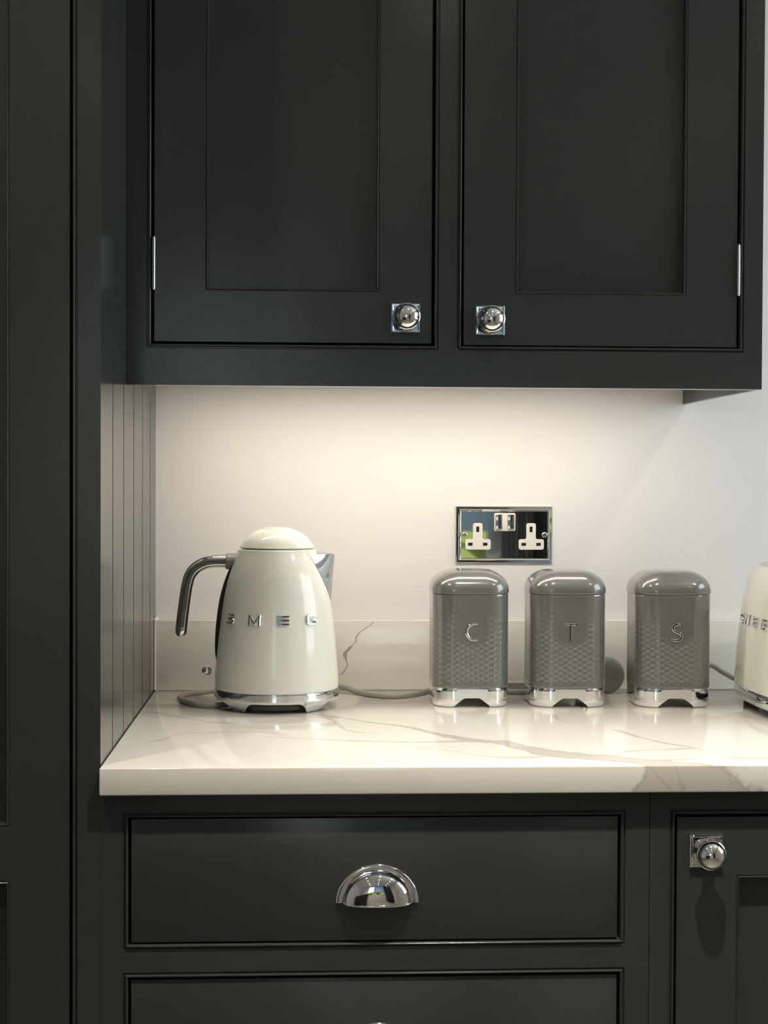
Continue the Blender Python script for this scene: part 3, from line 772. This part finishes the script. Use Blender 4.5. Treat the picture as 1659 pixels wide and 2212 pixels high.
def build_canister(letter, cx, cy, label, proto=None):
    e = empty('canister', (cx, cy, T), label, 'canister', 'grey kitchen canisters')
    if proto:
        for ch in [x for x in bpy.data.objects if x.parent == proto and not x.name.startswith('letter')]:
            c = ch.copy(); sc.collection.objects.link(c); c.parent = e
    else:
        # dimpled body
        base = rsq(0, 0, CW, CR, 0, step=.00105)
        s = 0; S = [0]
        for a, b in zip(base[:-1], base[1:]): s += math.dist(a[:2], b[:2]); S.append(s)
        per = s + math.dist(base[-1][:2], base[0][:2])
        s0 = (CW / 2 - CR)           # front middle
        px = per / round(per / .0133); pz = .0076
        cols = round(per / px)
        rows = []; zlist = [.0262, .0268, .0280] + [.0292 + i * .00105 for i in range(119)] + [.1550, .1558, .1560]
        m = MB(); loops = []
        for z in zlist:
            l = []
            env = min(1, max(0, (z - .030) / .006)) * min(1, max(0, (.150 - z) / .045))
            ins = .0006 if z < .0265 or z > .1555 else 0
            for (x, y, _, nx, ny), ss in zip(base, S):
                u = ss - s0
                if u > per / 2: u -= per
                # hexagonal lattice: two interleaved rectangular grids
                best = 9
                for off in (0, .5):
                    gu = (u / px + off); gz = (z / pz + off)
                    du = (gu - round(gu)) * px; dz = (gz - round(gz)) * pz
                    best = min(best, du * du + dz * dz)
                dd = math.sqrt(best) / .0042
                e2 = env
                if abs(u) < .04: e2 *= min(1, max(0, (math.hypot(u, (z - .105) * .95) - .017) / .010))
                disp = -.00070 * e2 * max(0, 1 - dd * dd) - ins
                l.append((cx + x + nx * disp, cy + y + ny * disp, T + z))
            loops.append(l)
        m.loft(loops); obj('canister_body', m, CANP, e, smooth=75)
        # lid
        m = MB(); loops = []
        pr_ = [(.1566, .0016), (.1566, -.0002), (.1574, -.0008), (.1600, -.0009), (.1650, -.0004), (.1700, .0011), (.1745, .0036), (.1785, .0072), (.1820, .0116), (.1850, .0166), (.1872, .0222), (.1882, .0280), (.1886, .0360), (.1887, .0470)]
        pr_ = [(p.x, p.y) for p in spline([(a, b, 0) for a, b in pr_], 3)]
        for z, ins in pr_:
            r = max(.004, CR - ins * .55)
            w_ = CW - 2 * ins
            loops.append([(p[0], p[1], T + p[2]) for p in rsq(cx, cy, w_, min(r, w_ / 2 - .001), z, n=14)])
        m.loft(loops); obj('lid', m, CANP, e, smooth=60)
        # chrome base with an arch cut in front and back
        def arch(u, yy):
            a = abs(u)
            if abs(yy) < CW / 2 - .008: return 0
            if a < .0105: return 1
            if a < .0255: t = (a - .0105) / .015; return max(0, 1 - t) ** .85 if t < 1 else 0
            return 0
        base = rsq(0, 0, CW, CR, 0, step=.0016)
        ro, ri = [], []
        for k in range(8):
            t = (0, .03, .15, .35, .55, .75, .9, 1)[k]; o_l = []; i_l = []
            for (x, y, _, nx, ny) in base:
                zb_ = .0004 + .0122 * arch(x, y)
                z = .0255 + (zb_ - .0255) * t
                ins = .0006 + (.0005 if t == 0 else 0) + .0024 * max(0, (.006 - z) / .006) ** 2
                o_l.append((cx + x - nx * ins, cy + y - ny * ins, T + z)); i_l.append((cx + x - nx * (ins + .0022), cy + y - ny * (ins + .0022), T + z))
            ro.append(o_l); ri.append(i_l)
        m = MB(); m.loft(ro + ri[::-1], False, False); m.loft([ri[0], ro[0]], False, False)
        m.loft([[(cx + p[0], cy + p[1], T + .0240) for p in rsq(0, 0, CW - .006, CR - .003, 0, n=8)], [(cx + p[0], cy + p[1], T + .0262) for p in rsq(0, 0, CW - .006, CR - .003, 0, n=8)]])
        obj('chrome_base', m, CHROME, e, smooth=38, label='polished chrome base with an arched cut-out')
    yf = cy - CW / 2
    def fn(x, y, d): return (cx + x, yf - d + .0001, T + .1045 + y)
    m = MB(); D = .0016
    if letter == 'C':
        p = [(.0078, .0098)] + arc(.0030, 0, .0112, .0112, 68, 292, 26) + [(.0078, -.0098)]
        w_ = [.0030, .0026] + [.0024 + .0012 * math.sin(PI * k / 25) for k in range(25)] + [.0026, .0030]
        ribbon(m, p, w_, D, fn); ribbon(m, [(.0080, .0116), (.0074, .0080)], .0018, D, fn); ribbon(m, [(.0080, -.0116), (.0074, -.0080)], .0018, D, fn)
    elif letter == 'T':
        ribbon(m, [(-.0082, .0105), (.0082, .0105)], .0028, D, fn); ribbon(m, densify([(0, .0105), (0, -.0112)]), .0027, D, fn)
        ribbon(m, [(-.0082, .0118), (-.0078, .0086)], .0016, D, fn); ribbon(m, [(.0082, .0118), (.0078, .0086)], .0016, D, fn); ribbon(m, [(-.0022, -.0112), (.0022, -.0112)], .0018, D, fn)
    else:
        p = [(.0062, .0104)] + arc(.0005, .0058, .0062, .0052, 60, 232, 14) + arc(-.0002, -.0056, .0066, .0056, 52, -118, 14) + [(-.0066, -.0104)]
        ribbon(m, p, .0030, D, fn); ribbon(m, [(.0064, .0118), (.0060, .0084)], .0016, D, fn); ribbon(m, [(-.0068, -.0118), (-.0062, -.0084)], .0016, D, fn)
    obj('letter', m, CHROME, e, smooth=30)
    return e
c1 = build_canister('C', .2335, -.148, 'grey dimpled storage canister marked with a chrome letter C, nearest the kettle')
build_canister('T', .3695, -.152, 'grey dimpled storage canister marked with a chrome letter T, middle of the three', c1)
build_canister('S', .5165, -.158, 'grey dimpled storage canister marked with a chrome letter S, beside the toaster', c1)

# ------------------------------------------------------------------ toaster at the right edge
TXc, TYc = .7055, -.243
ts = empty('toaster', (TXc, TYc, T), 'cream retro toaster with chrome base, cut off by the right edge', 'toaster')
def sup(w, d, z, n=96, e=3.2):
    out = []
    for i in range(n):
        a = 2 * PI * i / n; c, s = math.cos(a), math.sin(a)
        out.append((TXc + w / 2 * math.copysign(abs(c) ** (2 / e), c), TYc + d / 2 * math.copysign(abs(s) ** (2 / e), s), T + z))
    return out
W0, D0 = .1960, .300
tp = [(.030, .001), (.0312, 0), (.060, .0012), (.085, .0028), (.118, .0060), (.1506, .0110), (.170, .0150), (.1833, .0190), (.1915, .0245), (.1955, .0290), (.1968, .0330), (.1970, .0350)]
tp = [(p.x, p.y) for p in spline([(a, b, 0) for a, b in tp], 3)]
def tins(z):
    for (z0, i0), (z1, i1) in zip(tp[:-1], tp[1:]):
        if z0 <= z <= z1: return i0 + (i1 - i0) * (z - z0) / max(1e-6, z1 - z0)
    return 0
obj('toaster_body', MB().loft([sup(W0 - 2 * i, D0 - 2 * i, z) for z, i in tp]), ENAMEL, ts, smooth=60)
obj('top_plate', MB().loft([sup(W0 - 2 * i, D0 - 2 * i, z) for z, i in [(.196, .0315), (.1985, .0325), (.2005, .040), (.2010, .055)]]), STEEL, ts, smooth=50, label='brushed steel top plate')
obj('slot', MB().box(TXc - .045, TXc - .015, TYc - .07, TYc + .07, T + .2006, T + .2014), BLACKP, ts)
obj('slot', MB().box(TXc + .015, TXc + .045, TYc - .07, TYc + .07, T + .2006, T + .2014), BLACKP, ts)
obj('chrome_base', MB().loft([sup(W0 + a, D0 + a, z) for z, a in [(.0300, -.0040), (.0300, .0000), (.0290, .0012), (.0200, .0016), (.0130, .0000), (.0112, -.004)]]), CHROME, ts, smooth=40, label='polished chrome base band')
obj('underside', MB().loft([sup(W0 - a, D0 - a, z, 64) for z, a in [(.0115, .012), (.0060, .020), (.0040, .030)]]), BLACKP, ts)
for sx in (-1, 1):
    for sy in (-1, 1):
        obj('foot', MB().lathe([(.011, 0), (.012, .002), (.012, .010)], (TXc + sx * .062, TYc + sy * .105, T), 24), BLACKP, ts)
for ch, yc in zip('SMEG', (-.190, -.2235, -.259, -.296)):
    def fn(x, y, d, yc=yc):
        z = .1235 + y; ins = tins(z); w = (W0 - 2 * ins) / 2; dd = (D0 - 2 * ins) / 2
        yy = (yc - x) - TYc
        xx = w * (max(0, 1 - abs(yy / dd) ** 3.2)) ** (1 / 3.2)
        return (TXc - xx - d, TYc + yy, T + z)
    obj('letter', brand_letter(ch, fn, .0145, .0185 if ch != 'M' else .0200, .0034), CHROME, ts, smooth=30)
cord = spline([(.690, -.085, T + .014), (.668, -.070, T + .012), (.645, -.052, T + .019), (.625, -.046, T + .030), (.606, -.046, T + .040), (.575, -.045, T + .036), (.540, -.045, T + .014), (.515, -.052, T + .0055), (.500, -.064, T + .0042), (.520, -.080, T + .0042), (.550, -.078, T + .0042)], 6)
obj('power_cord', MB().tube(cord, .0038, 12, True, up=Vector((0, 0, 1))), CABLE, ts, smooth=60)
